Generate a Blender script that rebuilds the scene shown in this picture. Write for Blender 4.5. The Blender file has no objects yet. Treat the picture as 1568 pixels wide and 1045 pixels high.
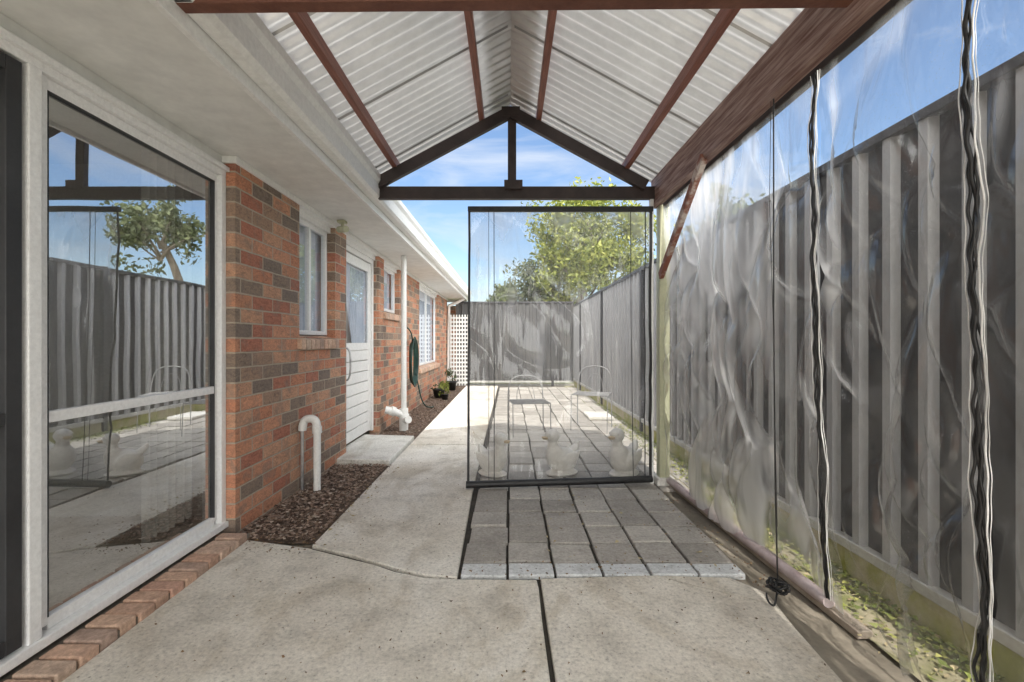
import bpy, bmesh, math, random
import numpy as np
from mathutils import Vector, noise, Matrix
random.seed(7); rng=np.random.default_rng(7)
scene=bpy.context.scene
# ---------------------------------------------------------------- helpers
def link(o,parent=None):
    scene.collection.objects.link(o)
    if parent is not None: o.parent=parent
    return o
def group(name):
    e=bpy.data.objects.new(name,None); e.empty_display_size=.1; return link(e)
def mesh_obj(name,verts,faces,mat=None,parent=None,smooth=False,bevel=0):
    me=bpy.data.meshes.new(name); me.from_pydata([tuple(v) for v in verts],[],faces); me.update()
    if smooth: me.polygons.foreach_set('use_smooth',[True]*len(me.polygons))
    o=bpy.data.objects.new(name,me)
    if mat: me.materials.append(mat)
    if bevel:
        b=o.modifiers.new('b','BEVEL'); b.width=bevel; b.segments=2; b.limit_method='ANGLE'
    return link(o,parent)
def boxvf(x0,x1,y0,y1,z0,z1):
    v=[(x0,y0,z0),(x1,y0,z0),(x1,y1,z0),(x0,y1,z0),(x0,y0,z1),(x1,y0,z1),(x1,y1,z1),(x0,y1,z1)]
    f=[(0,3,2,1),(4,5,6,7),(0,1,5,4),(1,2,6,5),(2,3,7,6),(3,0,4,7)]
    return v,f
def box(name,x0,x1,y0,y1,z0,z1,mat,parent=None,bevel=0):
    v,f=boxvf(x0,x1,y0,y1,z0,z1); return mesh_obj(name,v,f,mat,parent,bevel=bevel)
def multi(name,boxes,mat,parent=None,bevel=0,jit=0):
    V=[];F=[]
    for b in boxes:
        v,f=boxvf(*b); n=len(V)
        if jit:
            dz=random.uniform(-jit,jit); v=[(a,b_,c+dz+ (a-v[0][0])*random.uniform(-.01,.01)) for a,b_,c in v]
        V+=v; F+=[tuple(i+n for i in q) for q in f]
    return mesh_obj(name,V,F,mat,parent,bevel=bevel)
def beam(name,p,q,w,h,mat,parent=None,bevel=.004):
    p=Vector(p);q=Vector(q);d=(q-p).normalized()
    up=Vector((0,0,1))
    if abs(d.z)>.95: up=Vector((0,1,0))
    s=d.cross(up).normalized(); u=s.cross(d).normalized()
    V=[]
    for c in (p,q):
        for a,b in ((-1,-1),(1,-1),(1,1),(-1,1)): V.append(c+s*a*w/2+u*b*h/2)
    F=[(3,2,1,0),(4,5,6,7),(0,1,5,4),(1,2,6,5),(2,3,7,6),(3,0,4,7)]
    return mesh_obj(name,V,F,mat,parent,bevel=bevel)
def tube(name,pts,r,mat,parent=None,cyc=False,res=2,spl='POLY'):
    cu=bpy.data.curves.new(name,'CURVE'); cu.dimensions='3D'; cu.bevel_depth=r; cu.bevel_resolution=res; cu.use_fill_caps=True
    sp=cu.splines.new(spl); sp.points.add(len(pts)-1)
    for i,p in enumerate(pts): sp.points[i].co=(*p,1)
    if spl=='NURBS': sp.use_endpoint_u=True; sp.order_u=4; sp.resolution_u=6
    sp.use_cyclic_u=cyc
    cu.materials.append(mat); o=bpy.data.objects.new(name,cu); return link(o,parent)
def poly(name,pts,z0,z1,mat,parent=None,bevel=.006):
    n=len(pts); V=[(x,y,z0) for x,y in pts]+[(x,y,z1) for x,y in pts]
    F=[tuple(range(n))[::-1],tuple(range(n,2*n))]+[(i,(i+1)%n,n+(i+1)%n,n+i) for i in range(n)]
    return mesh_obj(name,V,F,mat,parent,bevel=bevel)
# ---------------------------------------------------------------- materials
class NT:
    def __init__(s,name):
        s.m=bpy.data.materials.new(name); s.m.use_nodes=True; s.t=s.m.node_tree; s.t.nodes.clear()
        s.out=s.n('ShaderNodeOutputMaterial'); s.tc=s.n('ShaderNodeTexCoord')
    def n(s,k,**kw):
        x=s.t.nodes.new(k)
        for a,b in kw.items(): setattr(x,a,b)
        return x
    def l(s,a,b): s.t.links.new(a,b)
    def noise(s,scale,detail=4,rough=.6,vec=None,dist=0):
        x=s.n('ShaderNodeTexNoise'); x.inputs['Scale'].default_value=scale; x.inputs['Detail'].default_value=detail
        x.inputs['Roughness'].default_value=rough; x.inputs['Distortion'].default_value=dist
        s.l(vec or s.tc.outputs['Object'],x.inputs['Vector']); return x.outputs['Fac']
    def ramp(s,fac,stops,interp='LINEAR'):
        x=s.n('ShaderNodeValToRGB'); r=x.color_ramp; r.interpolation=interp
        while len(r.elements)<len(stops): r.elements.new(.5)
        for e,(p,c) in zip(r.elements,stops):
            e.position=p; e.color=(*c,1) if hasattr(c,'__len__') else (c,c,c,1)
        s.l(fac,x.inputs['Fac']); return x.outputs['Color']
    def mix(s,fac,a,b,mode='MIX'):
        x=s.n('ShaderNodeMix',data_type='RGBA',blend_type=mode)
        for i,v in ((0,fac),(6,a),(7,b)):
            if hasattr(v,'is_output'): s.l(v,x.inputs[i])
            elif i==0: x.inputs[0].default_value=v
            else: x.inputs[i].default_value=(*v,1)
        return x.outputs[2]
    def math(s,op,a,b=0,clamp=False):
        x=s.n('ShaderNodeMath',operation=op); x.use_clamp=clamp
        for i,v in ((0,a),(1,b)):
            if hasattr(v,'is_output'): s.l(v,x.inputs[i])
            else: x.inputs[i].default_value=v
        return x.outputs[0]
    def bump(s,h,strength=.3,dist=.01,normal=None):
        x=s.n('ShaderNodeBump'); x.inputs['Strength'].default_value=strength; x.inputs['Distance'].default_value=dist
        s.l(h,x.inputs['Height'])
        if normal: s.l(normal,x.inputs['Normal'])
        return x.outputs['Normal']
    def mapping(s,scale,rot=(0,0,0)):
        x=s.n('ShaderNodeMapping'); x.inputs['Scale'].default_value=scale; x.inputs['Rotation'].default_value=rot
        s.l(s.tc.outputs['Object'],x.inputs['Vector']); return x.outputs['Vector']
    def bsdf(s,color,rough=.7,metal=0,normal=None,spec=.5):
        x=s.n('ShaderNodeBsdfPrincipled')
        for k,v in (('Base Color',color),('Roughness',rough),('Metallic',metal),('Specular IOR Level',spec)):
            if hasattr(v,'is_output'): s.l(v,x.inputs[k])
            else: x.inputs[k].default_value=(*v,1) if k=='Base Color' else v
        if normal: s.l(normal,x.inputs['Normal'])
        return x
    def done(s,sh): s.l(sh.outputs[0] if hasattr(sh,'outputs') else sh,s.out.inputs['Surface']); return s.m

def noisy(name,c1,c2,scale=8,rough=.7,bump=.15,bscale=60,lo=.3,hi=.7,vscale=None,spec=.4,metal=0):
    k=NT(name); vec=k.mapping(vscale) if vscale else None
    a=k.noise(scale,5,.6,vec); col=k.ramp(a,[(lo,c1),(hi,c2)])
    nb=k.noise(bscale,3,.7,vec)
    col=k.mix(.35,col,k.ramp(nb,[(.3,.55),(.7,1.0)]),'MULTIPLY')
    return k.done(k.bsdf(col,rough,metal,k.bump(nb,bump,.004),spec))
def concrete(name,c1,c2,c3,stain=True):
    k=NT(name)
    big=k.noise(.9,4,.6,dist=.4); mid=k.noise(4.5,7,.72); fine=k.noise(60,4,.8)
    col=k.ramp(big,[(.3,c1),(.5,c2),(.7,c3)])
    col=k.mix(.75,col,k.ramp(mid,[(.28,(.55,.54,.52)),(.48,(.93,.92,.9)),(.7,(1.1,1.1,1.1))]),'MULTIPLY')
    col=k.mix(.9,col,k.ramp(fine,[(.27,.42),(.45,.93),(.7,1.22)]),'MULTIPLY')
    if stain:
        st=k.noise(1.7,6,.7,k.mapping((1.3,.7,1),(0,0,.5)),1.0); col=k.mix(.6,col,k.ramp(st,[(.36,(.66,.61,.53)),(.5,(1,1,1))]),'MULTIPLY')
    v=k.n('ShaderNodeTexVoronoi'); v.inputs['Scale'].default_value=80; k.l(k.tc.outputs['Object'],v.inputs['Vector'])
    wh=k.ramp(v.outputs['Distance'],[(.05,1.0),(.18,0.0)]); gate=k.ramp(k.noise(30,2),[(.5,0.0),(.6,.8)])
    col=k.mix(k.math('MULTIPLY',wh,gate),col,(.85,.83,.78))
    v2=k.n('ShaderNodeTexVoronoi'); v2.inputs['Scale'].default_value=21; k.l(k.tc.outputs['Object'],v2.inputs['Vector'])
    dk=k.ramp(v2.outputs['Distance'],[(.04,1.0),(.12,0.0)]); g2=k.ramp(k.noise(6,3),[(.48,0.0),(.58,.75)])
    col=k.mix(k.math('MULTIPLY',dk,g2),col,(.12,.10,.08))
    h=k.math('ADD',k.math('MULTIPLY',fine,.6),k.math('MULTIPLY',mid,.7))
    return k.done(k.bsdf(col,.85,0,k.bump(h,.6,.007),.3))
M={}
M['concrete']=concrete('concrete',(.60,.55,.475),(.72,.68,.605),(.82,.80,.75))
M['landing']=concrete('landing_concrete',(.62,.61,.57),(.70,.69,.65),(.76,.75,.71))
def paver():
    k=NT('paver'); g=k.n('ShaderNodeNewGeometry')
    rnd=g.outputs['Random Per Island']
    col=k.ramp(rnd,[(0,(.36,.335,.30)),(.5,(.45,.42,.38)),(1,(.54,.51,.46))])
    f=k.noise(60,4,.75); m=k.noise(7,5,.7)
    col=k.mix(.8,col,k.ramp(f,[(.25,.5),(.7,1.2)]),'MULTIPLY'); col=k.mix(.6,col,k.ramp(m,[(.3,.6),(.65,1.08)]),'MULTIPLY')
    return k.done(k.bsdf(col,.85,0,k.bump(f,.5,.005),.3))
M['paver']=paver()
M['edge_paver']=concrete('edge_paver',(.56,.58,.60),(.66,.68,.69),(.72,.73,.74),False)
def brick():
    k=NT('brick'); sx=k.n('ShaderNodeSeparateXYZ'); k.l(k.tc.outputs['Object'],sx.inputs[0])
    u=k.math('ADD',sx.outputs[0],sx.outputs[1]); cb=k.n('ShaderNodeCombineXYZ')
    wob=k.math('MULTIPLY',k.math('SUBTRACT',k.noise(9,3),.5),.008)
    k.l(k.math('ADD',u,wob),cb.inputs[0]); k.l(k.math('ADD',sx.outputs[2],wob),cb.inputs[1])
    b=k.n('ShaderNodeTexBrick'); b.offset=.5; b.inputs['Scale'].default_value=1
    b.inputs['Brick Width'].default_value=.24; b.inputs['Row Height'].default_value=.086; b.inputs['Mortar Size'].default_value=.0058
    b.inputs['Mortar Smooth'].default_value=.25; b.inputs['Bias'].default_value=0
    b.inputs['Color1'].default_value=(0,0,0,1); b.inputs['Color2'].default_value=(1,1,1,1); b.inputs['Mortar'].default_value=(.5,.5,.5,1)
    k.l(cb.outputs[0],b.inputs['Vector'])
    col=k.ramp(b.outputs['Color'],[(0,(.58,.27,.165)),(.14,(.40,.27,.195)),(.26,(.64,.33,.21)),(.38,(.47,.20,.135)),(.5,(.30,.23,.18)),(.6,(.58,.29,.18)),(.72,(.25,.20,.165)),(.84,(.60,.35,.23))],'CONSTANT')
    streak=k.noise(16,6,.78,k.mapping((1,1,2.5)),1.2)
    col=k.mix(.95,col,k.ramp(streak,[(.3,(.40,.39,.39)),(.47,(.92,.9,.9)),(.72,(1.25,1.2,1.12))]),'MULTIPLY')
    bl=k.noise(7,3,.6,None,.6); col=k.mix(k.ramp(bl,[(.52,0.0),(.66,.55)]),col,(.27,.21,.175))
    f=k.noise(110,3,.75); col=k.mix(.7,col,k.ramp(f,[(.3,.55),(.65,1.12)]),'MULTIPLY')
    mort=k.mix(k.noise(40,3),(.38,.31,.23),(.55,.47,.38))
    fac=b.outputs['Fac']; col=k.mix(fac,col,mort)
    h=k.math('ADD',k.math('SUBTRACT',1.0,fac),k.math('MULTIPLY',f,.45))
    return k.done(k.bsdf(col,.85,0,k.bump(h,1.0,.011),.25))
M['brick']=brick()
def loosebrick():
    k=NT('sill_brick'); g=k.n('ShaderNodeNewGeometry')
    col=k.ramp(g.outputs['Random Per Island'],[(0,(.58,.36,.26)),(.3,(.70,.48,.35)),(.55,(.49,.35,.28)),(.75,(.68,.52,.40)),(1,(.58,.35,.26))])
    f=k.noise(60,5,.75); m=k.noise(12,5,.7)
    col=k.mix(.8,col,k.ramp(f,[(.25,.5),(.7,1.2)]),'MULTIPLY'); col=k.mix(.7,col,k.ramp(m,[(.3,.55),(.65,1.1)]),'MULTIPLY')
    return k.done(k.bsdf(col,.85,0,k.bump(f,.6,.006),.25))
M['sbrick']=loosebrick()
M['mortar']=noisy('mortar',(.16,.13,.10),(.28,.24,.19),20,.9)
M['white']=noisy('white_paint',(.84,.84,.82),(.9,.9,.88),3,.45,.04,40,spec=.5)
M['soffit']=noisy('soffit_paint',(.79,.79,.76),(.84,.84,.81),1.5,.7,.01,8)
M['alum']=noisy('white_aluminium',(.84,.84,.83),(.88,.88,.87),5,.35,.02,60,spec=.5)
M['pvc']=noisy('pvc_pipe',(.78,.78,.75),(.86,.86,.84),9,.35,.03,60,spec=.5)
M['dark']=noisy('dark_frame',(.03,.03,.032),(.05,.05,.052),5,.5)
M['black']=noisy('black_tape',(.012,.012,.013),(.03,.03,.03),20,.45,.3,120)
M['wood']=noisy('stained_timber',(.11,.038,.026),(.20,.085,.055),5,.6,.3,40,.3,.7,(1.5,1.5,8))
M['woodL']=noisy('stained_timber_long',(.19,.065,.043),(.34,.14,.10),5,.5,.3,30,.3,.7,(14,1,14))
M['beamw']=noisy('weathered_beam',(.17,.08,.06),(.48,.35,.30),5,.55,.5,26,.38,.7,(14,.8,14))
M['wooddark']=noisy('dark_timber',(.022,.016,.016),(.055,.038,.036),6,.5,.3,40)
M['brace']=noisy('peeling_brace',(.26,.10,.065),(.6,.52,.46),7,.7,.3,40,.50,.60)
M['post']=noisy('cream_post',(.46,.47,.31),(.54,.54,.38),6,.5,.05,40)
M['fence']=noisy('fence_steel_sunlit',(.26,.26,.27),(.35,.35,.35),3,.45,.05,50,.3,.7,(1,1,.4),spec=.5)  # rib crests and sides painted lighter, as if sunlit
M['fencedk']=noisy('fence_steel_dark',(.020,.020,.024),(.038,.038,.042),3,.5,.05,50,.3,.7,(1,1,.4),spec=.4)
M['fencerail']=noisy('fence_rail',(.34,.34,.32),(.52,.51,.48),6,.5,.05,50)
M['offcut']=noisy('weathered_offcut',(.22,.18,.14),(.42,.36,.3),6,.8,.4,50)
M['bfence']=noisy('back_fence',(.045,.045,.048),(.085,.083,.08),3,.55,.05,50,vscale=(1,1,.4))
M['plinth']=noisy('mossy_plinth',(.30,.31,.08),(.50,.44,.32),4,.9,.4,40,.38,.62)
M['dirt']=noisy('dirt',(.15,.13,.10),(.34,.30,.24),3,.95,.6,35)
M['gap']=noisy('joint_dirt',(.03,.026,.022),(.08,.07,.055),12,.95,.6,60)
M['strip']=noisy('mossy_soil',(.16,.18,.05),(.36,.32,.22),4,.95,.6,30,.4,.58)
M['soil']=noisy('mulch_soil',(.08,.055,.04),(.18,.13,.10),14,.95,.8,50)
M['grass']=noisy('grass_ground',(.10,.12,.05),(.2,.2,.10),.6,.95,.5,12)
M['carpet']=noisy('carpet',(.5,.44,.37),(.6,.54,.46),3,.95,.3,160)
M['room']=noisy('room_wall',(.74,.72,.66),(.8,.77,.72),2,.8,.02)
M['curtain']=noisy('curtain',(.6,.66,.76),(.78,.82,.88),4,.8,.1,40)
M['stone']=noisy('statue_stone',(.84,.80,.72),(.92,.90,.85),7,.85,.3,50)
M['bill']=noisy('statue_bill',(.6,.46,.28),(.7,.56,.36),9,.7,.1,50)
M['tile']=noisy('roof_tile',(.16,.11,.09),(.24,.17,.14),5,.8,.3,30)
M['tube']=noisy('blind_tube',(.38,.30,.30),(.6,.52,.52),9,.5,.2,50)
M['hose']=noisy('hose_rubber',(.01,.03,.028),(.02,.07,.055),9,.4)
M['metal']=noisy('galvanised',(.4,.4,.41),(.6,.6,.6),15,.35,.1,50,metal=.9)
M['chair']=noisy('chair_paint',(.20,.20,.20),(.32,.32,.32),15,.45,.1,50)
M['bark']=noisy('bark',(.10,.075,.055),(.2,.16,.12),6,.9,.5,40)
def roofmat(name,lo,hi):
    k=NT(name); m=k.noise(1.5,5,.65); f=k.noise(25,4,.7,k.mapping((.5,1,.5)))
    col=k.ramp(m,[(.3,(lo,lo,lo*.985)),(.7,(hi,hi,hi*.985))]); col=k.mix(.4,col,k.ramp(f,[(.3,.7),(.7,1.05)]),'MULTIPLY')
    b=k.bsdf(col,.30,.62,None,.5); t=k.n('ShaderNodeBsdfTranslucent'); k.l(col,t.inputs[0])
    mx=k.n('ShaderNodeMixShader'); mx.inputs[0].default_value=.12; k.l(b.outputs[0],mx.inputs[1]); k.l(t.outputs[0],mx.inputs[2])
    return k.done(mx)
M['roof']=roofmat('roof_sheet',.66,.82); M['lap']=roofmat('roof_lap',.30,.42)
def glass(refl,tint):
    k=NT('window_glass'); tr=k.n('ShaderNodeBsdfTransparent'); tr.inputs[0].default_value=(*tint,1)
    g=k.n('ShaderNodeBsdfGlossy'); g.inputs['Roughness'].default_value=.004; g.inputs[0].default_value=(.95,.97,1,1)
    k.l(k.bump(k.noise(1.3,2),.05,.02),g.inputs['Normal'])
    lw=k.n('ShaderNodeLayerWeight'); lw.inputs[0].default_value=.5
    fac=k.math('ADD',k.math('MULTIPLY',k.math('POWER',lw.outputs['Facing'],3),.6),refl,True)
    mx=k.n('ShaderNodeMixShader'); k.l(fac,mx.inputs[0]); k.l(tr.outputs[0],mx.inputs[1]); k.l(g.outputs[0],mx.inputs[2])
    return k.done(mx)
M['glass']=glass(.5,(.88,.9,.88)); M['wglass']=glass(.15,(.9,.93,.96))
def plastic(name,lo,hi,base,tint=.93,sc=1.0,maxh=.8,gl=.08,streaks=.5,rot=.55,tlw=.7,lowfade=False):
    """clear PVC: glossy film with haze, white glare painted as patches and streaks, and droplets"""
    k=NT(name)
    v1=k.mapping((1,1,.6),(rot,0,0)); v2=k.mapping((3.2,3.2,.38),(rot*.35,0,0)); v3=k.mapping((2.4,2.4,.5),(-rot*1.3,0,0))
    n1=k.noise(sc*1.25,3,.55,v1,.6); n2=k.noise(sc*1.6,3,.55,v2,.25); n3=k.noise(sc*1.9,2,.5,v3,.4)
    patch=k.ramp(n1,[(lo,0.0),(hi,1.0)],'EASE')
    st=k.ramp(n2,[(.34,.2),(.60,1.0)],'EASE'); st2=k.ramp(n3,[(.60,0.0),(.74,1.0)],'EASE')
    sp=k.n('ShaderNodeTexVoronoi'); sp.inputs['Scale'].default_value=140; k.l(k.tc.outputs['Object'],sp.inputs['Vector'])
    speck=k.math('MULTIPLY',k.ramp(sp.outputs['Distance'],[(.1,1.0),(.22,0.0)]),k.ramp(n1,[(.4,.6),(.55,0.0)]))
    h=k.math('MULTIPLY',k.math('MULTIPLY',patch,st),maxh)  # masks that paint white glare into the film
    h=k.math('MAXIMUM',h,k.math('MULTIPLY',st2,streaks))
    if lowfade:
        s=k.n('ShaderNodeSeparateXYZ'); k.l(k.tc.outputs['Object'],s.inputs[0]); h=k.math('MULTIPLY',h,k.ramp(s.outputs[2],[(.3,.2),(.7,1.0)]))
    h=k.math('ADD',k.math('MAXIMUM',h,k.math('MULTIPLY',speck,.4)),base,True)
    h=k.math('MINIMUM',h,.95)
    nb=k.bump(k.math('ADD',n2,k.math('MULTIPLY',n3,1.0)),.5,.05)
    tr=k.n('ShaderNodeBsdfTransparent'); tr.inputs[0].default_value=(tint,tint,tint*.99,1)
    g=k.n('ShaderNodeBsdfGlossy'); g.inputs['Roughness'].default_value=.14; k.l(nb,g.inputs['Normal'])
    df=k.n('ShaderNodeBsdfDiffuse'); df.inputs[0].default_value=(1,1,1,1)
    tl=k.n('ShaderNodeBsdfTranslucent'); tl.inputs[0].default_value=(1,1,1,1)
    hz=k.n('ShaderNodeMixShader'); hz.inputs[0].default_value=tlw; k.l(df.outputs[0],hz.inputs[1]); k.l(tl.outputs[0],hz.inputs[2])
    m1=k.n('ShaderNodeMixShader'); k.l(h,m1.inputs[0]); k.l(tr.outputs[0],m1.inputs[1]); k.l(hz.outputs[0],m1.inputs[2])
    lw=k.n('ShaderNodeLayerWeight'); lw.inputs[0].default_value=.5; k.l(nb,lw.inputs['Normal'])
    fac=k.math('ADD',k.math('MULTIPLY',k.math('POWER',lw.outputs['Facing'],3),.5),gl,True)
    m2=k.n('ShaderNodeMixShader'); k.l(fac,m2.inputs[0]); k.l(m1.outputs[0],m2.inputs[1]); k.l(g.outputs[0],m2.inputs[2])
    return k.done(m2)
M['plastic']=plastic('clear_vinyl',.45,.68,.04,.94,1.1,.85,.06,.5)
M['plasticA']=plastic('clear_vinyl_glare',.36,.60,.07,.94,1.1,.95,.08,.6)  # densest painted glare
M['plastic2']=plastic('clear_vinyl_end',.45,.72,.08,.80,1.1,.42,.04,.25,.9,.5,True)
def leafmat(name,c1,c2,c3):
    k=NT(name); g=k.n('ShaderNodeNewGeometry'); col=k.ramp(g.outputs['Random Per Island'],[(0,c1),(.5,c2),(1,c3)])
    b=k.bsdf(col,.6); t=k.n('ShaderNodeBsdfTranslucent'); k.l(col,t.inputs[0])
    mx=k.n('ShaderNodeMixShader'); mx.inputs[0].default_value=.3; k.l(b.outputs[0],mx.inputs[1]); k.l(t.outputs[0],mx.inputs[2]); return k.done(mx)
M['leaf']=leafmat('leaves',(.10,.13,.025),(.19,.22,.04),(.32,.33,.075))
M['leafd']=leafmat('leaves_dark',(.05,.065,.03),(.09,.115,.045),(.15,.17,.07))
def chipmat(name,cols):
    k=NT(name); g=k.n('ShaderNodeNewGeometry'); col=k.ramp(g.outputs['Random Per Island'],[(i/(len(cols)-1),c) for i,c in enumerate(cols)])
    return k.done(k.bsdf(col,.85))
M['chips']=chipmat('bark_chips',[(.07,.045,.032),(.18,.115,.08),(.36,.26,.2),(.12,.075,.05),(.45,.37,.3)])
M['litter']=chipmat('dry_leaves',[(.08,.05,.03),(.18,.1,.05),(.3,.2,.1),(.05,.04,.03)])
M['litterw']=chipmat('petals',[(.3,.25,.15),(.5,.42,.25),(.2,.14,.08)])
M['weed']=chipmat('weeds',[(.10,.13,.03),(.2,.24,.05),(.34,.33,.1),(.14,.17,.05)])
# ---------------------------------------------------------------- ground
box('ground',-120,120,-120,160,-.30,-.06,M['grass'])
def sheet(name,x0,x1,y0,y1,z,mat):
    return mesh_obj(name,[(x0,y0,z),(x1,y0,z),(x1,y1,z),(x0,y1,z)],[(0,1,2,3)],mat)
sheet('yard_dirt',-1.9,1.7,-9,12,-.026,M['dirt'])
sheet('joint_soil',-1.06,1.02,-9,11.2,-.020,M['gap'])
path=group('concrete_path')
poly('slab_1',[(-1.45,-9),(.131,-9),(.133,1.4),(.129,1.8),(.131,2.03),(.126,2.10),(-.235,2.105),(-.40,2.12),(-.55,2.175),(-.66,2.24),(-.8,2.30),(-1.07,2.42),(-1.45,2.52)],-.05,0,M['concrete'],path)
poly('slab_2',[(.150,-9),(1.08,-9),(1.07,1.3),(1.1,1.75),(1.12,1.9),(.78,2.08),(.70,2.145),(.145,2.115),(.147,1.8),(.152,1.4)],-.05,-.002,M['concrete'],path)
poly('slab_corner',[(1.125,1.91),(1.13,2.0),(1.03,2.13),(.715,2.145),(.79,2.09)],-.05,-.006,M['concrete'],path,.003)
poly('slab_3',[(-1.065,2.455),(-.79,2.335),(-.65,2.265),(-.55,2.21),(-.39,2.145),(-.245,2.125),(-.27,3.3),(-.28,4.85),(-1.06,4.82)],-.05,-.001,M['concrete'],path)
poly('slab_4',[(-1.06,4.845),(-.28,4.875),(-.28,7.4),(-1.06,7.4)],-.05,.001,M['concrete'],path)
poly('slab_5',[(-1.06,7.415),(-.28,7.415),(-.28,11.2),(-1.06,11.2)],-.05,-.002,M['concrete'],path)
poly('concrete_landing',[(-1.66,4.12),(-1.07,4.06),(-1.07,5.12),(-1.66,5.2)],-.05,.035,M['landing'],None,.008)
bx=[];P=.226
for j in range(0,38):
    for i in range(0,8):
        x0=-.235+i*P+.004*math.sin(j*1.7)+random.uniform(-.004,.004); y0=2.26+j*P+.01*math.sin(i*2.1)+random.uniform(-.004,.004)
        if j<5 and i>=6: continue
        g=.007
        bx.append((x0+g,x0+P-g,y0+g,y0+P-g,-.05,.0+random.uniform(-.004,.004)))
multi('paving',bx,M['paver'],None,.005,.002)
multi('paver_edging',[(-.235+i*P+.006,-.235+(i+1)*P-.006,2.135+.008*i*.3,2.25,-.05,.001+random.uniform(-.002,.003)) for i in range(6)],M['edge_paver'],None,.005)
sheet('garden_bed',-1.56,-1.07,2.5,4.06,-.012,M['soil'])
sheet('garden_bed',-1.56,-1.07,5.12,11.3,-.012,M['soil'])
sheet('mossy_verge',1.34,1.62,-3,11.3,-.008,M['strip'])
def scatter(name,n,regions,size,mat,z=.0,tilt=.5):
    V=[];F=[]
    for _ in range(n):
        r=random.choice(regions); x=random.uniform(r[0],r[1]); y=random.uniform(r[2],r[3]); s=random.uniform(*size)
        a=random.uniform(0,6.28); t=random.uniform(-tilt,tilt); b=random.uniform(-tilt,tilt); asp=random.uniform(.4,.8)
        k=len(V)
        for px,py,pz in ((-1,0,0),(0,-asp,.15),(1,0,0),(0,asp,.15)):
            X=px*s; Y=py*s
            V.append((x+X*math.cos(a)-Y*math.sin(a),y+X*math.sin(a)+Y*math.cos(a),z+abs(X*t+Y*b)+s*.15+pz*s+random.uniform(0,.008)))
        F.append((k,k+1,k+2,k+3))
    return mesh_obj(name,V,F,mat)
scatter('bark_mulch',9000,[(-1.55,-1.08,2.52,4.05)]*3+[(-1.55,-1.08,5.14,8)]*3+[(-1.55,-1.08,8,11.2)],(.006,.018),M['chips'],-.008,.8)
scatter('leaf_litter',450,[(-1.3,1.1,1.0,3.3),(-1.1,-.25,2,6),(-1.4,1.1,.8,2.2)],(.002,.008),M['litter'],.0,.2)
scatter('leaf_litter',110,[(.2,1.15,2.2,3.4),(-1.05,-.95,2.4,4)],(.006,.016),M['litterw'],.002,.2)
scatter('leaf_litter',450,[(-.26,1.1,2.1,2.28),(1.06,1.2,2.0,3.5),(-1.5,-1.07,2.35,2.55),(-1.1,-1.04,2.4,4.1)],(.003,.01),M['litter'],-.004,.4)
scatter('leaf_litter',350,[(1.3,1.6,.6,4)],(.005,.016),M['litterw'],-.005,.5)
scatter('weeds',2600,[(1.36,1.6,.6,6),(1.50,1.6,.6,8)],(.006,.02),M['weed'],-.004,1.2)
# ---------------------------------------------------------------- house
H=group('brick_house'); WX=-1.56; RX=-1.64
walls=[(2.59,3.38,-.1,2.11),(3.38,4.07,-.1,1.13),(4.07,4.35,-.1,2.11),(5.43,5.66,-.1,2.11),(5.66,6.46,-.1,1.47),(6.46,7.88,-.1,2.11),(7.88,10.0,-.1,.62),(10.0,11.4,-.1,2.11)]
multi('walls',[(WX-.11,WX,a,b,c,d) for a,b,c,d in walls]+[(WX-.11,WX,-4,-.6,-.1,2.11),(-9,WX-.11,11.29,11.4,-.1,2.11)],M['brick'],H)
box('wall_bead',WX-.1,WX+.014,2.575,11.41,2.11,2.15,M['white'],H,.003)
box('head_infill_1',WX-.11,WX-.04,3.38,4.07,2.06,2.11,M['white'],H)
box('head_infill_2',WX-.11,WX-.04,4.35,5.43,2.06,2.11,M['white'],H)
box('head_infill_3',WX-.11,WX-.04,5.66,6.46,2.06,2.11,M['white'],H)
box('head_infill_4',WX-.11,WX-.04,7.88,10.0,2.06,2.11,M['white'],H)
box('soffit',-1.95,-1.10,-4,11.75,2.152,2.17,M['soffit'],H)
box('fascia',-1.10,-1.075,-4,11.78,2.135,2.32,M['white'],H,.002)
prof=[(-1.072,2.19),(-1.02,2.19),(-1.0,2.21),(-1.0,2.30),(-.985,2.33),(-.985,2.375),(-1.0,2.38),(-1.0,2.36),(-1.072,2.36)]
V=[(x,-4,z) for x,z in prof]+[(x,11.8,z) for x,z in prof]; n=len(prof)
mesh_obj('gutter',V,[(i,(i+1)%n,n+(i+1)%n,n+i) for i in range(n)]+[tuple(range(n)),tuple(range(n,2*n))[::-1]],M['white'],H)
mesh_obj('roof',[(-1.0,-4.2,2.37),(-1.0,11.9,2.37),(-5.5,11.9,4.1),(-5.5,-4.2,4.1),(-10,11.9,2.37),(-10,-4.2,2.37),(-1.0,-4.2,2.34),(-1.0,11.9,2.34)],[(0,1,2,3),(3,2,4,5),(0,6,7,1)],M['tile'],H)
box('eave_end',-2.2,-1.10,11.75,11.78,2.1,2.4,M['white'],H)
mesh_obj('room_floor',[(-6,-3,.06),(-1.66,-3,.06),(-1.66,2.7,.06),(-6,2.7,.06)],[(0,1,2,3)],M['carpet'],H)
box('room_back_wall',-6.1,-6,-3,2.8,0,2.3,M['room'],H); box('room_end_wall',-6,-1.68,2.7,2.78,0,2.15,M['room'],H); box('room_near_wall',-6,-1.68,-3.1,-3,0,2.15,M['room'],H)
box('room_ceiling',-6,-1.95,-3.1,2.8,2.18,2.24,M['room'],H)
box('inner_wall',-1.98,-1.93,2.79,11.3,0,2.15,M['room'],H)
sd=group('sliding_door'); sd.parent=H
box('head',RX-.08,RX+.03,-.6,2.588,2.03,2.10,M['alum'],sd,.004)
box('head_track',RX+.03,RX+.05,-.6,2.588,2.06,2.085,M['alum'],sd,.003)
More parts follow.
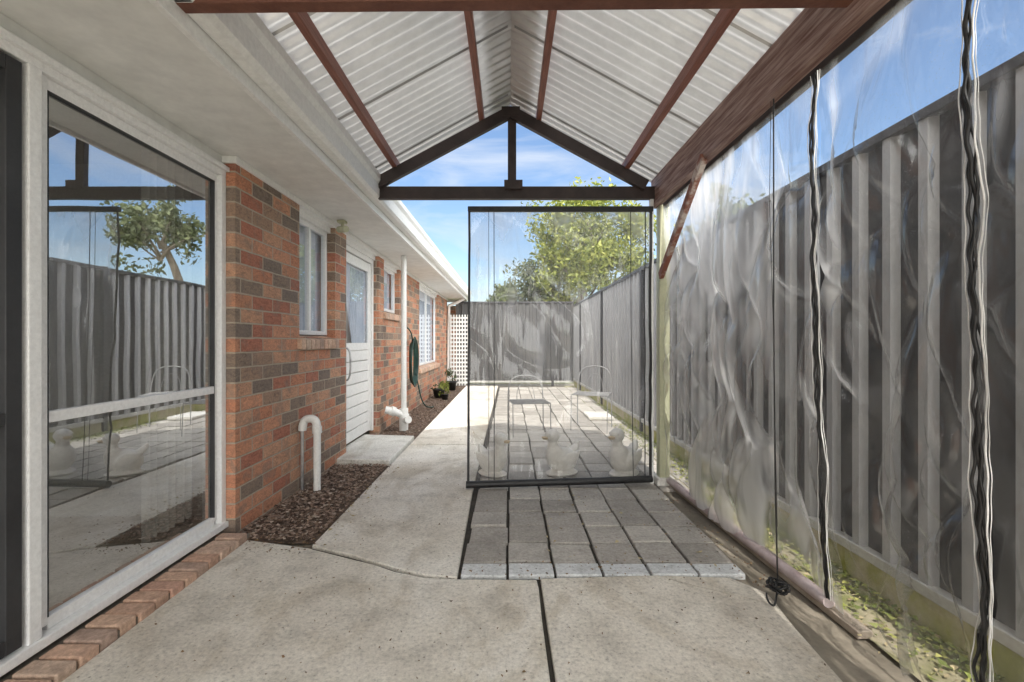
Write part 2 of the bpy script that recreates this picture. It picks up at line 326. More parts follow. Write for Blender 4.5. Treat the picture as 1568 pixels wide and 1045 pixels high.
box('head_board',RX-.08,RX+.012,-.6,2.588,2.10,2.151,M['soffit'],sd)
box('jamb',RX-.08,RX+.03,2.545,2.588,.05,2.03,M['alum'],sd,.004)
box('jamb_inner',RX-.02,RX+.005,2.515,2.545,.1,2.03,M['alum'],sd,.003)
box('meeting_stile',RX-.02,RX+.012,1.575,1.605,.1,2.03,M['alum'],sd,.003)
box('meeting_stile_outer',RX-.03,RX+.035,1.52,1.565,.08,2.03,M['alum'],sd,.004)
box('mid_rail',RX-.018,RX+.010,1.605,2.515,.81,.85,M['alum'],sd,.003)
box('top_rail',RX-.018,RX+.010,1.605,2.515,1.985,2.03,M['alum'],sd,.003)
box('bottom_rail',RX-.018,RX+.010,1.605,2.515,.08,.125,M['alum'],sd,.003)
box('sill_track',RX-.08,RX+.045,-.6,2.588,.045,.08,M['alum'],sd,.004)
multi('glazing_bead',[(RX-.012,RX+.012,1.605,1.609,.125,1.985),(RX-.012,RX+.012,2.511,2.515,.125,1.985),(RX-.012,RX+.0115,1.609,2.511,1.981,1.985)],M['dark'],sd)
mesh_obj('glass_pane',[(RX-.005,1.6,.12),(RX-.005,2.52,.12),(RX-.005,2.52,1.99),(RX-.005,1.6,1.99)],[(0,1,2,3)],M['glass'],sd)
mesh_obj('glass_pane_2',[(RX-.04,-.55,.12),(RX-.04,1.52,.12),(RX-.04,1.52,1.99),(RX-.04,-.55,1.99)],[(0,1,2,3)],M['glass'],sd)
multi('screen_door_frame',[(RX+.005,RX+.03,1.455,1.505,.09,2.02),(RX+.005,RX+.03,.5,.55,.09,2.02),(RX+.006,RX+.029,.55,1.455,.83,.87),(RX+.006,RX+.029,.55,1.455,.09,.14),(RX+.006,RX+.029,.55,1.455,1.97,2.02)],M['dark'],sd,.003)
def drape(name,x,y0,y1,z0,z1,amp,n,mat,parent):
    V=[];F=[];K=n*8
    for i in range(K+1):
        y=y0+(y1-y0)*i/K; dx=amp*math.sin(i/8*2*math.pi)+amp*.4*math.sin(i*.37)
        V+=[(x+dx,y,z0),(x+dx*.8,y,z1)]
    F=[(2*i,2*i+2,2*i+3,2*i+1) for i in range(K)]
    return mesh_obj(name,V,F,mat,parent,True)
drape('door_curtain',-1.82,2.25,2.62,.1,2.05,.025,6,M['room'],sd)
sb=[];y=.2
while y<2.53:
    sb.append((-1.592,-1.45+random.uniform(-.005,.005),y,y+.072,-.03,.034)); y+=.0835
multi('door_sill_bricks',sb,M['sbrick'],H,.006,.003)
box('sill_mortar',-1.62,-1.458,.2,2.56,-.03,.018,M['mortar'],H)
def window(name,y0,y1,z0,z1,sillz,mull=True):
    w=group(name); w.parent=H; t=.035
    parts=[(RX-.03,RX+.012,y0,y0+t,z0,z1),(RX-.03,RX+.012,y1-t,y1,z0,z1),(RX-.03,RX+.011,y0+t,y1-t,z0,z0+t),(RX-.03,RX+.011,y0+t,y1-t,z1-t,z1)]
    if mull:
        ym=(y0+y1)/2; parts.append((RX-.028,RX+.009,ym-.02,ym+.02,z0+t,z1-t))
    multi('frame',parts,M['alum'],w,.003)
    mesh_obj('glass',[(RX-.01,y0,z0),(RX-.01,y1,z0),(RX-.01,y1,z1),(RX-.01,y0,z1)],[(0,1,2,3)],M['wglass'],w)
    drape('curtain',RX-.06,y0,y1,z0,z1,.012,int((y1-y0)/.09),M['curtain'],w)
    box('reveal',RX-.2,RX-.18,y0-.1,y1+.1,z0-.1,z1+.1,M['room'],w)
    n=int((y1-y0+.12)/.083); V=[];F=[]
    for i in range(n):
        a=y0-.04+i*.083; k=len(V)
        v,f=boxvf(RX-.02,WX+.035,a,a+.073,sillz-.075,sillz)
        v=[(x,yy,z-(x-(RX-.02))*.28) for x,yy,z in v]; V+=v; F+=[tuple(q+k for q in ff) for ff in f]
    mesh_obj('sill_bricks',V,F,M['sbrick'],w,bevel=.004)
    v,f=boxvf(RX-.02,WX+.025,y0-.035,y0-.045+n*.083,sillz-.07,sillz-.008); v=[(x,yy,z-(x-(RX-.02))*.28) for x,yy,z in v]
    mesh_obj('sill_mortar',v,f,M['mortar'],w)
window('bedroom_window',3.385,4.065,1.15,2.06,1.148); window('bathroom_window',5.665,6.455,1.49,2.06,1.488,False); window('lounge_window',7.885,9.995,.65,2.06,.648)
bd=group('back_door'); bd.parent=H
multi('frame',[(RX-.04,RX+.02,4.352,4.40,.04,2.06),(RX-.04,RX+.02,5.38,5.428,.04,2.06),(RX-.04,RX+.019,4.4,5.38,2.01,2.06)],M['white'],bd,.003)
multi('leaf',[(RX-.02,RX+.005,4.41,4.50,.06,2.0),(RX-.02,RX+.005,5.28,5.37,.06,2.0),(RX-.02,RX+.004,4.5,5.28,1.9,2.0),(RX-.02,RX+.004,4.5,5.28,1.0,1.08)]+[(RX-.02,RX+.002,4.5,5.28,.06+i*.118,.06+i*.118+.11) for i in range(8)],M['white'],bd,.004)
mesh_obj('glass',[(RX-.01,4.5,1.08),(RX-.01,5.28,1.08),(RX-.01,5.28,1.9),(RX-.01,4.5,1.9)],[(0,1,2,3)],M['wglass'],bd)
V=[];F=[];K=40
for i in range(K+1):
    t=i/K; dx=.012*math.sin(i*1.3)
    V+=[(RX-.04+dx,4.5+t*.78,1.9),(RX-.04+dx,4.85+t*.43,1.08)]
mesh_obj('curtain',V,[(2*i,2*i+2,2*i+3,2*i+1) for i in range(K)],M['curtain'],bd,True)
box('door_reveal',RX-.2,RX-.18,4.3,5.5,0,2.1,M['room'],bd)
tube('pull_handle',[(RX+.005,4.47,.72),(RX+.05,4.47,.70),(RX+.075,4.47,.75),(RX+.08,4.47,.87),(RX+.075,4.47,1.0),(RX+.05,4.47,1.04),(RX+.005,4.47,1.02)],.009,M['metal'],bd,spl='NURBS')
dp=group('downpipe')
tube('pipe',[(-1.3,5.6,2.15),(-1.3,5.6,.15)],.034,M['pvc'],dp,res=5)
tube('socket',[(-1.3,5.6,.27),(-1.3,5.6,.0)],.055,M['pvc'],dp,res=5)
tube('collar',[(-1.3,5.6,.20),(-1.3,5.6,.16)],.066,M['pvc'],dp,res=5)
tube('branch',[(-1.3,5.6,.19),(-1.42,5.52,.25),(-1.5,5.5,.27)],.045,M['pvc'],dp,res=5)
tube('branch_collar',[(-1.40,5.535,.24),(-1.44,5.51,.26)],.058,M['pvc'],dp,res=5)
tube('branch2',[(-1.3,5.6,.13),(-1.22,5.5,.15)],.045,M['pvc'],dp,res=5)
dp2=group('downpipe'); tube('pipe',[(-1.12,11.2,2.15),(-1.3,11.25,2.05),(-1.5,11.3,1.98),(-1.52,11.3,0)],.04,M['white'],dp2,res=5)
wp=group('drain_pipe')
tube('riser',[(-1.42,3.36,-.02),(-1.42,3.36,.47)],.026,M['pvc'],wp,res=5)
tube('elbow',[(-1.42,3.36,.42),(-1.42,3.36,.5),(-1.44,3.36,.525),(-1.49,3.36,.53),(-1.525,3.36,.51),(-1.53,3.36,.44)],.029,M['pvc'],wp,res=5,spl='NURBS')
tube('elbow_collar',[(-1.42,3.36,.47),(-1.42,3.36,.42)],.034,M['pvc'],wp,res=5)
tube('wall_riser',[(-1.53,3.36,.47),(-1.53,3.36,-.02)],.012,M['metal'],wp,res=5)
sl=group('security_light')
box('mount',-1.5,-1.43,3.95,4.02,2.13,2.152,M['post'],sl,.004)
tube('stem',[(-1.46,3.98,2.13),(-1.45,3.96,2.08)],.014,M['post'],sl)
tube('head',[(-1.49,3.98,2.075),(-1.40,3.90,2.06)],.028,M['post'],sl,res=5)
hs=group('garden_hose')
for q in range(5):
    pts=[]
    for i in range(25):
        a=i/24*2*math.pi; pts.append((-1.49+q*.012,6.95+.17*math.sin(a)*(1+.1*q)+.02*math.sin(3*a+q),.78+(.30+.02*q)*math.cos(a)))
    tube('coil_%d'%q,pts,.010,M['hose'],hs)
tube('tail',[(-1.47,6.9,1.08),(-1.46,6.85,1.25),(-1.53,6.8,1.3)],.010,M['hose'],hs,spl='NURBS')
tube('tail_low',[(-1.46,7.1,.6),(-1.4,7.2,.2),(-1.35,7.0,.03),(-1.25,7.5,.02)],.010,M['hose'],hs,spl='NURBS')
def revolve(name,prof,cx,cy,mat,parent=None,n=24):
    V=[];F=[]
    for r,z in prof:
        for i in range(n): V.append((cx+r*math.cos(i*2*math.pi/n),cy+r*math.sin(i*2*math.pi/n),z))
    for k in range(len(prof)-1):
        for i in range(n): F.append((k*n+i,k*n+(i+1)%n,(k+1)*n+(i+1)%n,(k+1)*n+i))
    return mesh_obj(name,V,F,mat,parent,True)
def leaves(name,centers,nper,spread,size,mat,parent):
    C=np.array(centers); N=len(C)*nper
    c=np.repeat(C,nper,0); d=rng.normal(size=(N,3)); d/=np.linalg.norm(d,axis=1)[:,None]; d*=rng.random((N,1))**.5*spread
    p=c+d; a=rng.normal(size=(N,3)); a/=np.linalg.norm(a,axis=1)[:,None]; b=rng.normal(size=(N,3)); b-=(b*a).sum(1)[:,None]*a; b/=np.linalg.norm(b,axis=1)[:,None]
    s=(size*rng.uniform(.6,1.3,(N,1)))
    V=np.concatenate([p-a*s,p-b*s*.45,p+a*s,p+b*s*.45],1).reshape(-1,3)
    me=bpy.data.meshes.new(name); me.from_pydata(V.tolist(),[],(np.arange(N*4).reshape(N,4)).tolist()); me.materials.append(mat)
    return link(bpy.data.objects.new(name,me),parent)
def plantpot(x,y,r,h,lm,lh):
    g=group('potted_plant')
    revolve('pot',[(0,.0),(r*.75,.0),(r,h),(r*1.08,h),(r*1.08,h*.88),(r*.9,h*.85),(0,h*.85)],x,y,M['black'],g)
    leaves('foliage',[(x+random.uniform(-r,r),y+random.uniform(-r,r),h+random.uniform(0,lh)) for _ in range(12)],12,.06,.03,lm,g)
plantpot(-1.38,8.9,.12,.16,M['leafd'],.12); plantpot(-1.22,8.6,.07,.1,M['leaf'],.2); plantpot(-1.3,10.2,.12,.2,M['leafd'],.3)
# ---------------------------------------------------------------- pergola
PG=group('pergola'); ZR=3.0; SL=.55; YE=3.66; YS=-1.9; PER=.084; AMP=.015
def roofsheet(name,sg):
    V=[];F=[];n=int((YE-YS)/PER*8)
    for i in range(n+1):
        y=YS+(YE-YS)*i/n; dz=AMP*math.sin(y/PER*2*math.pi)
        for x in (0.0,.6,1.17):
            V.append((sg*x+.01,y,ZR-SL*x+dz))
    for i in range(n):
        for k in range(2): F.append((3*i+k,3*i+3+k,3*i+4+k,3*i+1+k))
    return mesh_obj(name,V,F,M['roof'],PG,True)
roofsheet('roof_sheets_left',-1); roofsheet('roof_sheets_right',1)
for sg in (-1,1):
    for y in [YE-.18-.756*i for i in range(7)]:
        V=[];F=[]
        for j in range(5):
            yy=y+j*.0022
            for x in (.02,1.16): V.append((sg*x+.01,yy,ZR-SL*x-.004+AMP*math.sin(yy/PER*2*math.pi)))
        for j in range(4): F.append((2*j,2*j+2,2*j+3,2*j+1))
        mesh_obj('sheet_lap',V,F,M['lap'],PG,True)
mesh_obj('ridge_cap',[(-.16,YS,ZR-.055),(0.01,YS,ZR+.04),(.18,YS,ZR-.055),(-.16,YE,ZR-.055),(0.01,YE,ZR+.04),(.18,YE,ZR-.055)],[(0,1,4,3),(1,2,5,4)],M['tile'],PG)
for x in (-.88,-.215,.225,.90):
    z=ZR-SL*abs(x)-.052
    beam('purlin',(x,YS,z),(x,YE-.02,z),.04,.07,M['woodL'],PG)
def truss(y,zl,zr,mat):
    beam('tie',(-1.13,y,zl),(1.15,y,zr),.05,.095,mat,PG)
    for sg in (-1,1):
        beam('rafter',(sg*1.05,y-.03,ZR-SL*1.05-.13),(0.01,y-.03,ZR-.12-.02),.05,.085,mat,PG)
    beam('king_post',(.02,y-.004,zl+.04),(.02,y-.004,ZR-.17),.065,.045,mat,PG)
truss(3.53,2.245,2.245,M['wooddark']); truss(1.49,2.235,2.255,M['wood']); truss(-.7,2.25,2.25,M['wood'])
box('tie_bracket',-1.10,-1.02,1.455,1.463,2.19,2.28,M['metal'],PG)
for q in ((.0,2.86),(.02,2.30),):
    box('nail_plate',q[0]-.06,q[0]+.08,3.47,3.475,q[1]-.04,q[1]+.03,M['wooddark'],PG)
beam('eave_beam',(1.145,-1.9,2.255),(1.145,3.6,2.255),.05,.22,M['beamw'],PG)
beam('outer_head',(1.2,-1.9,2.15),(1.2,3.55,2.15),.035,.05,M['dark'],PG)
beam('brace',(1.12,2.62,2.16),(1.165,3.50,1.60),.035,.06,M['brace'],PG)
box('post',1.155,1.235,3.50,3.58,-.02,2.15,M['post'],PG,.006)
box('post_front',1.09,1.115,3.515,3.56,0.0,2.2,M['white'],PG,.003)
box('post_near',1.155,1.235,-1.8,-1.72,-.02,2.15,M['post'],PG,.006)
box('post_shoe',1.13,1.26,3.47,3.62,-.01,.05,M['landing'],PG,.005)
box('end_barge_left',-1.2,-1.0,3.60,3.64,2.25,2.36,M['white'],PG)
# ---------------------------------------------------------------- blinds
def fold(y,z,s=0):
    v=Vector((y*2.2+s,z*1.0+y*.8,s*3.1)); a=noise.noise(v)*.5+noise.noise(v*2.3)*.28
    def rg(u,w,q,p): return max(0,1-abs(noise.noise(Vector((u,w,q))))*2.4)**p
    r=rg(y*2.2+z*1.2+s,z*.8-y*.6,s+5,2); r2=rg(y*4-z*1.9+s,z*1.2+y,s+9,3); r3=rg(y*7+z*.8,z*1.0,s+2,3)
    return a*.12+r*.05+r2*.04+r3*.022
def sidex(y,z):
    t=max(0,min(1,1-z/2.14)); bot=1.21+.10*max(0,min(1,(3.4-y)/1.6))
    if y<1.5: bot-=.05
    return 1.18+(bot-1.18)*t**2.2
def sideblind(name,y0,y1,zb,seed,mat):
    V=[];F=[];NY=max(50,int(abs(y1-y0)/.010));NZ=170
    for i in range(NY+1):
        for j in range(NZ+1):
            y=y0+(y1-y0)*i/NY; tz=j/NZ; z=zb+(2.13-zb)*tz
            e=min(1,min(i,NY-i)/NY*8); top=min(1,(1-tz)*5)
            V.append((sidex(y,z)+(fold(y,z,seed)-.035)*(.4+.6*e)*top,y,z))
    for i in range(NY):
        for j in range(NZ):
            a=i*(NZ+1)+j; F.append((a,a+NZ+1,a+NZ+2,a+1))
    return mesh_obj(name,V,F,mat,None,True)
def zipper(name,y,seed,zb=.03,white=True,yb=0,k=1.0):
    g=group(name)
    N=150
    def path(off,wob,ph):
        P=[]
        for i in range(N+1):
            t=i/N; z=2.13-(2.13-zb)*t
            yy=y+yb*t**2+wob*math.sin(i*.9+ph)+.03*noise.noise(Vector((z*2.5,seed,0)))*min(1,t*4)+off
            P.append((sidex(yy,z)-.012+.012*noise.noise(Vector((z*6,seed+ph,2))),yy,z))
        return P
    tube('tape',path(0,.003,0),.006*k,M['black'],g)
    tube('tape_edge',path(.009*k,.004,1.3),.004*k,M['black'],g)
    tube('teeth',path(-.008*k,.003,2.1),.0035*k,M['black'],g)
    if white:
        for o_,r_ in ((-.018,.0022),(.02,.0014),(-.026,.001)): tube('edge_glint',path(o_,.0012,.6+o_*40),r_,M['white'],g)  # thin white lines painted in as reflections along the plastic edges
sideblind('clear_plastic_blind',3.49,1.76,.04,1.3,M['plasticA'])
sideblind('clear_plastic_blind',1.745,1.165,.0,4.7,M['plastic'])
sideblind('clear_plastic_blind',1.15,-1.7,.0,8.2,M['plastic'])
zipper('blind_zipper',1.75,3,.06,True,.09,.85); zipper('blind_zipper',1.155,5,.0,True,.02,.95)
tube('blind_bottom_tube',[(1.215,3.45,.045),(1.25,2.7,.04),(1.30,1.85,.04)],.026,M['tube'],res=5)
beam('timber_sill_plate',(1.25,3.5,.0),(1.33,1.7,.0),.06,.03,M['offcut'])
cord=group('blind_cord')
tube('cord',[(1.135,1.955,2.14),(1.136,1.957,1.2),(1.145,1.96,.45),(1.155,1.96,.07)],.003,M['black'],cord)
tube('cord_2',[(1.135,1.975,2.14),(1.134,1.985,1.7),(1.138,1.965,1.2),(1.155,1.963,.3)],.0012,M['black'],cord)
kn=[]
for i in range(60):
    a=i*.75; kn.append((1.15+.03*math.sin(a)+.012*math.cos(i*1.9),1.95+.035*math.cos(a*1.1),.03+.022*math.sin(i*.7)+.02))
tube('knot',kn,.0045,M['black'],cord,spl='NURBS')
tube('cord_tail',[(1.15,1.95,.04),(1.11,1.9,.01),(1.08,1.85,.006),(1.06,1.88,.03),(1.09,1.93,.03)],.004,M['black'],cord,spl='NURBS')
EB=group('clear_plastic_end_blind')
V=[];F=[];NX=130;NZ=150;XL=-.312;XR=1.085
def ey(x,z):
    t=1-(z/2.12); return 3.47-.09*t**1.5*max(0,(1.1-x)/1.4)+ (noise.noise(Vector((x*2,z*1.3,3)))*.03+max(0,1-2.4*abs(noise.noise(Vector((x*2.2+z*1.6,z*1.4-x,7)))))**2*.02)*min(1,(2.12-z)*4)*min(1,(z)*6)
for i in range(NX+1):
    for j in range(NZ+1):
        x=XL+(XR-XL)*i/NX; z=.03+(2.11-.03)*j/NZ; V.append((x,ey(x,z),z))
for i in range(NX):
    for j in range(NZ):
        a=i*(NZ+1)+j; F.append((a,a+NZ+1,a+NZ+2,a+1))
mesh_obj('vinyl_sheet',V,F,M['plastic2'],EB,True)
def strip(name,xc,w,mat,off=-.004):
    V=[];F=[]
    for j in range(61):
        z=.03+2.08*j/60
        for s in (-1,1):
            x=xc+s*w/2; V.append((x,ey(min(max(x,XL),XR),z)+off,z))
    for j in range(60): F.append((2*j,2*j+1,2*j+3,2*j+2))
    return mesh_obj(name,V,F,mat,EB,True)
strip('left_hem',XL+.006,.018,M['black']); strip('right_hem',XR-.008,.022,M['black']); strip('right_zip_edge',XR-.05,.008,M['black'])
box('head_rail',XL-.005,XR+.01,3.455,3.49,2.085,2.125,M['black'],EB,.005)
tube('bottom_bar',[(XL-.01,ey(XL,.03)-.01,.035),(.2,ey(.2,.03)-.01,.04),(.7,ey(.7,.03)-.01,.045),(XR,3.465,.05)],.026,M['black'],EB,res=5)
for xc in (XL+.155,XL+.195,.915):
    tube('draw_cord',[(xc,3.44,2.1),(xc+.002,3.43,1.2),(xc+.004,3.375,.05)],.0028 if xc!=XL+.155 else .0018,M['black'],EB)
# ---------------------------------------------------------------- fences
def ribfence(name,p0,p1,h,z0,mats,period=.17,depth=.034,nrm=(-1,0)):
    g=group(name); p0=Vector(p0);p1=Vector(p1);L=(p1-p0).length;d=(p1-p0)/L
    pr=[(0,0),(.104,0),(.116,1),(.156,1),(.17,0)]
    V=[];F=[];pts=[];n=int(L/period)
    for i in range(n):
        for a,b in pr[:-1]: pts.append((i*period+a*period/.17,b*depth))
    pts.append((n*period,0))
    for a,b in pts:
        q=p0+d*a; x=q.x+nrm[0]*b; y=q.y+nrm[1]*b
        V+=[(x,y,z0),(x,y,z0+h)]
    F=[(2*i,2*i+2,2*i+3,2*i+1) for i in range(len(pts)-1)]
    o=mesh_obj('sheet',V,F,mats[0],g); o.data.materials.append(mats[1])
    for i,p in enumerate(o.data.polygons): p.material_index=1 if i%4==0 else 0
    n3=Vector((nrm[0],nrm[1],0)); o=n3*(depth*.5)
    P0=Vector((p0.x,p0.y,0));P1=Vector((p1.x,p1.y,0))
    beam('top_rail',P0+o+Vector((0,0,z0+h+.01)),P1+o+Vector((0,0,z0+h+.01)),depth+.02,.04,M['fencedk'],g)
    beam('bottom_rail',P0+o+Vector((0,0,z0-.01)),P1+o+Vector((0,0,z0-.01)),depth+.02,.045,M['fencerail'],g)
    k=0
    while k*2.37<L:
        q=P0+Vector((d.x,d.y,0))*(k*2.37)+o
        box('post',q.x-.03,q.x+.03,q.y-.03,q.y+.03,-.05,z0+h+.04,mats[1],g,.003); k+=1
    return g
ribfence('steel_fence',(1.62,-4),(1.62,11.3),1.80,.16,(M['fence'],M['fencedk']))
box('fence_plinth',1.60,1.64,-4,11.3,-.05,.135,M['plinth'])
ribfence('steel_back_fence',(-1.3,11.32),(1.6,11.32),1.95,.1,(M['bfence'],M['bfence']),nrm=(0,-1))
box('brick_garden_wall',-2.6,-1.32,11.62,11.73,-.05,2.0,M['brick'])
lt=group('garden_lattice')
lb=[(-1.46+i*.07,-1.46+i*.07+.03,11.24,11.25,.0,1.75) for i in range(7)]
lb2=[(-1.47,-.99,11.252,11.262,.05+i*.1,.05+i*.1+.042) for i in range(17)]
multi('uprights',lb,M['white'],lt); multi('battens',lb2,M['white'],lt)
# ---------------------------------------------------------------- duck statues
def ell(bm,c,r,seg=18,rot=None):
    m=Matrix.Translation(c)
    if rot: m=m@Matrix.Rotation(rot[0],4,rot[1])
    m=m@Matrix.Diagonal((*r,1)); bmesh.ops.create_uvsphere(bm,u_segments=seg,v_segments=12,radius=1,matrix=m)
def duck(x,y,rz,s):
    g=group('duck_statue'); g.location=(x,y,0); g.rotation_euler=(0,0,rz); g.scale=(s,s,s)
    bm=bmesh.new()   # faces -X ; tail to +X
    ell(bm,(0.01,0,.018),(.12,.085,.022))
    ell(bm,(.01,0,.105),(.115,.08,.085),18,(.15,'Y'))
    ell(bm,(-.045,0,.145),(.065,.062,.075),18,(-.4,'Y'))
    ell(bm,(.105,0,.165),(.055,.035,.026),14,(-.75,'Y')); ell(bm,(.135,0,.20),(.022,.018,.016),10,(-.9,'Y'))
    ell(bm,(-.06,0,.215),(.034,.034,.05)); ell(bm,(-.065,0,.275),(.052,.046,.046))
    for sg in (-1,1):
        ell(bm,(.03,sg*.072,.125),(.075,.02,.045),14,(-.3,'Y')); ell(bm,(.09,sg*.06,.15),(.035,.014,.018),10,(-.6,'Y'))
        ell(bm,(-.035,sg*.04,.02),(.045,.028,.014),10)
        ell(bm,(-.10,sg*.034,.288),(.008,.007,.009),8)
    me=bpy.data.meshes.new('body'); bm.to_mesh(me); bm.free(); me.materials.append(M['stone'])
    o=link(bpy.data.objects.new('body',me),g)
    r=o.modifiers.new('r','REMESH'); r.mode='VOXEL'; r.voxel_size=.006; r.use_smooth_shade=True
    sm=o.modifiers.new('s','SMOOTH'); sm.iterations=4
    bm=bmesh.new(); ell(bm,(-.122,0,.266),(.026,.022,.009),14,(.1,'Y')); ell(bm,(-.118,0,.258),(.022,.018,.006),14)
    me=bpy.data.meshes.new('bill'); bm.to_mesh(me); bm.free(); me.materials.append(M['bill']); me.polygons.foreach_set('use_smooth',[True]*len(me.polygons)); link(bpy.data.objects.new('bill',me),g)
duck(-.13,3.72,2.5,1.12); duck(.42,3.74,.45,1.2); duck(.93,3.72,.7,1.25)
poly('pale_slab',[(1.1,6.3),(1.45,6.3),(1.45,6.8),(1.1,6.8)],.006,.05,M['landing'],None,.01)  # pale slab on the paving near the fence
def chair(x,y,w,h,rz):
    g=group('garden_chair'); g.location=(x,y,0); g.rotation_euler=(0,0,rz); a=w/2; r=.005; sh=h*.56; m=M['chair']
    tube('back_hoop',[(-a,.0,0),(-a,.0,sh),(-a,.03,h*.85),(-a*.6,.04,h),(a*.6,.04,h),(a,.03,h*.85),(a,.0,sh),(a,.0,0)],r*1.3,m,g,spl='NURBS')
    tube('inner_hoop',[(-a*.5,.0,sh),(-a*.5,.03,h*.8),(0,.04,h*.93),(a*.5,.03,h*.8),(a*.5,.0,sh)],r*.7,m,g,spl='NURBS')
    tube('seat_rim',[(-a,0,sh),(-a,-.38,sh),(a,-.38,sh),(a,0,sh)],r,m,g,cyc=True)
    for i in range(6): tube('slat',[(-a,-.05-i*.06,sh+.004),(a,-.05-i*.06,sh+.004)],.004,m,g)
    for sx_ in (-a,a): tube('front_leg',[(sx_,-.38,sh),(sx_,-.40,0)],r,m,g)
chair(.2,5.6,.44,.68,.15); chair(1.1,5.9,.44,.78,-.35)
beam('timber_offcut',(1.06,1.40,.018),(1.2,1.22,.022),.06,.035,M['offcut'])
# ---------------------------------------------------------------- trees
def tree(name,x,y,h,cr,cz,lm,ncl,nper,lsize,seed,spread=.5):
    g=group(name); r=random.Random(seed); 
    def limb(p,q,r0,r1,nm):
        p=Vector(p);q=Vector(q);K=6;V=[];F=[];S=8;mid=Vector((r.uniform(-.15,.15),r.uniform(-.15,.15),0))*(q-p).length
        for k in range(K+1):
            t=k/K;c=p.lerp(q,t)+mid*math.sin(t*math.pi);rr=r0+(r1-r0)*t
            for i in range(S): V.append((c.x+rr*math.cos(i*6.283/S),c.y+rr*math.sin(i*6.283/S),c.z+rr*.2*math.sin(i)))
        for k in range(K):
            for i in range(S): F.append((k*S+i,k*S+(i+1)%S,(k+1)*S+(i+1)%S,(k+1)*S+i))
        mesh_obj(nm,V,F,M['bark'],g,True)
    limb((x,y,-.1),(x,y,cz-cr[2]*.3),.16*h/6,.1*h/6,'trunk')
    cents=[]
    for i in range(9):
        a=i*2.4+r.random(); e=r.uniform(.1,.9); q=(x+cr[0]*.75*math.cos(a)*(1.1-e*.6),y+cr[1]*.75*math.sin(a)*(1.1-e*.6),cz+cr[2]*(e*1.2-.4))
        limb((x,y,cz-cr[2]*(.8-.5*e)),q,.06*h/6,.012,'limb_%d'%i)
        for t in range(5):
            w=r.uniform(.4,1.1); cents.append((x+(q[0]-x)*w,y+(q[1]-y)*w,cz-cr[2]*.3+(q[2]-cz+cr[2]*.3)*w))
    while len(cents)<ncl:
        d=Vector((r.gauss(0,1),r.gauss(0,1),r.gauss(0,1))).normalized()*(r.random()**.45)
        p=Vector((d.x*cr[0],d.y*cr[1],d.z*cr[2]))
        if noise.noise(Vector((p.x*.8+seed,p.y*.8,p.z*.8)))>-.05: cents.append((x+p.x,y+p.y,cz+p.z))
    leaves('foliage',cents,nper,spread,lsize,lm,g)
tree('leafy_tree',2.8,16.5,7,(2.9,2.2,2.5),4.4,M['leaf'],230,75,.09,3,.45)
tree('leafy_tree',1.3,19,5,(1.9,1.5,1.5),3.0,M['leafd'],100,70,.1,5,.5)
tree('street_tree',6.2,12.4,5.5,(1.5,1.5,1.3),4.2,M['leafd'],50,55,.09,8,.35)
tree('street_tree',-.35,26,4.2,(.9,.9,1.0),3.6,M['leafd'],50,60,.1,11,.4)
g=group('distant_trees'); r=random.Random(2)
leaves('foliage',[(r.uniform(-1,9),24+r.uniform(-1.5,1.5),r.uniform(.3,3.2)*(.75+.25*math.sin(i))) for i in range(180)],55,.55,.11,M['leafd'],g)
# ---------------------------------------------------------------- sky / sun
el=math.radians(51); hx,hy=.045,-.999
w=bpy.data.worlds.new('World'); scene.world=w; w.use_nodes=True; nt=w.node_tree; nt.nodes.clear()
L=nt.links.new
def wn(k): return nt.nodes.new(k)
out=wn('ShaderNodeOutputWorld'); bg=wn('ShaderNodeBackground'); sky=wn('ShaderNodeTexSky')
sky.sky_type='NISHITA'; sky.sun_disc=False; sky.sun_elevation=el; sky.sun_rotation=math.atan2(hx,hy); sky.air_density=1.15; sky.dust_density=.8; sky.ozone_density=2.0
tc=wn('ShaderNodeTexCoord'); mp=wn('ShaderNodeMapping'); mp.inputs['Scale'].default_value=(1.2,1.2,4.5); mp.inputs['Rotation'].default_value=(.2,.25,.3)
nz=wn('ShaderNodeTexNoise'); nz.inputs['Scale'].default_value=2.2; nz.inputs['Detail'].default_value=6; nz.inputs['Roughness'].default_value=.58; nz.inputs['Distortion'].default_value=.6
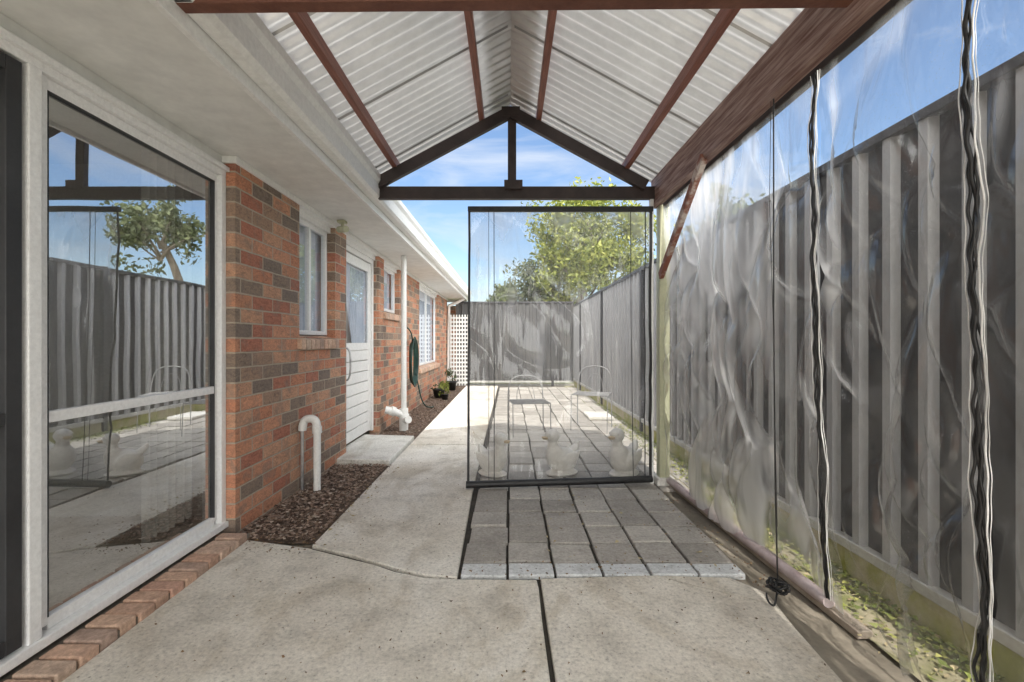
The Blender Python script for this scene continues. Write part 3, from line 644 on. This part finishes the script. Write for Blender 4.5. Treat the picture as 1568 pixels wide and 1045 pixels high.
# unseen bright cloud added behind the photographer, to fill under the roof with light
sx=wn('ShaderNodeSeparateXYZ'); L(tc.outputs['Generated'],sx.inputs[0])
cover=wn('ShaderNodeMapRange'); cover.inputs['From Min'].default_value=.4; cover.inputs['From Max'].default_value=-.3; cover.inputs['To Min'].default_value=0; cover.inputs['To Max'].default_value=.42; L(sx.outputs['Y'],cover.inputs['Value'])
ad=wn('ShaderNodeMath'); ad.operation='ADD'
rp=wn('ShaderNodeValToRGB'); rp.color_ramp.elements[0].position=.46; rp.color_ramp.elements[0].color=(0,0,0,1); rp.color_ramp.elements[1].position=.8; rp.color_ramp.elements[1].color=(.9,.9,.9,1)
cc=wn('ShaderNodeMix'); cc.data_type='RGBA'; cc.inputs[6].default_value=(6.5,6.8,7.2,1); cc.inputs[7].default_value=(46,45.5,44,1)
cr_=wn('ShaderNodeMapRange'); cr_.inputs['From Min'].default_value=.4; cr_.inputs['From Max'].default_value=-.25; L(sx.outputs['Y'],cr_.inputs['Value']); L(cr_.outputs[0],cc.inputs[0])
gain=wn('ShaderNodeMix'); gain.data_type='RGBA'; gain.blend_type='MULTIPLY'; gain.inputs[0].default_value=1; gain.inputs[7].default_value=(1.28,1.34,1.42,1); L(sky.outputs[0],gain.inputs[6])
mx=wn('ShaderNodeMix'); mx.data_type='RGBA'
L(tc.outputs['Generated'],mp.inputs[0]); L(mp.outputs[0],nz.inputs['Vector']); L(nz.outputs['Fac'],ad.inputs[0]); L(cover.outputs[0],ad.inputs[1]); L(ad.outputs[0],rp.inputs[0]); L(rp.outputs[0],mx.inputs[0]); L(gain.outputs[2],mx.inputs[6]); L(cc.outputs[2],mx.inputs[7]); L(mx.outputs[2],bg.inputs[0]); L(bg.outputs[0],out.inputs[0])
bg.inputs[1].default_value=.15
sun=bpy.data.lights.new('sun','SUN'); sun.energy=5; sun.angle=math.radians(.5); sun.color=(1,.95,.88)
so=link(bpy.data.objects.new('sun',sun)); d=-Vector((hx*math.cos(el),hy*math.cos(el),math.sin(el))); so.rotation_euler=d.to_track_quat('-Z','Y').to_euler()
# ---------------------------------------------------------------- camera
cam=bpy.data.cameras.new('camera'); cam.lens=16.0; cam.sensor_width=36; cam.shift_x=.0025; cam.clip_end=1000; cam.clip_start=.02
co=link(bpy.data.objects.new('camera',cam)); co.location=(0,0,1.1); co.rotation_euler=(math.pi/2,0,0); scene.camera=co
scene.view_settings.view_transform='Standard'; scene.view_settings.look='None'; scene.view_settings.exposure=0
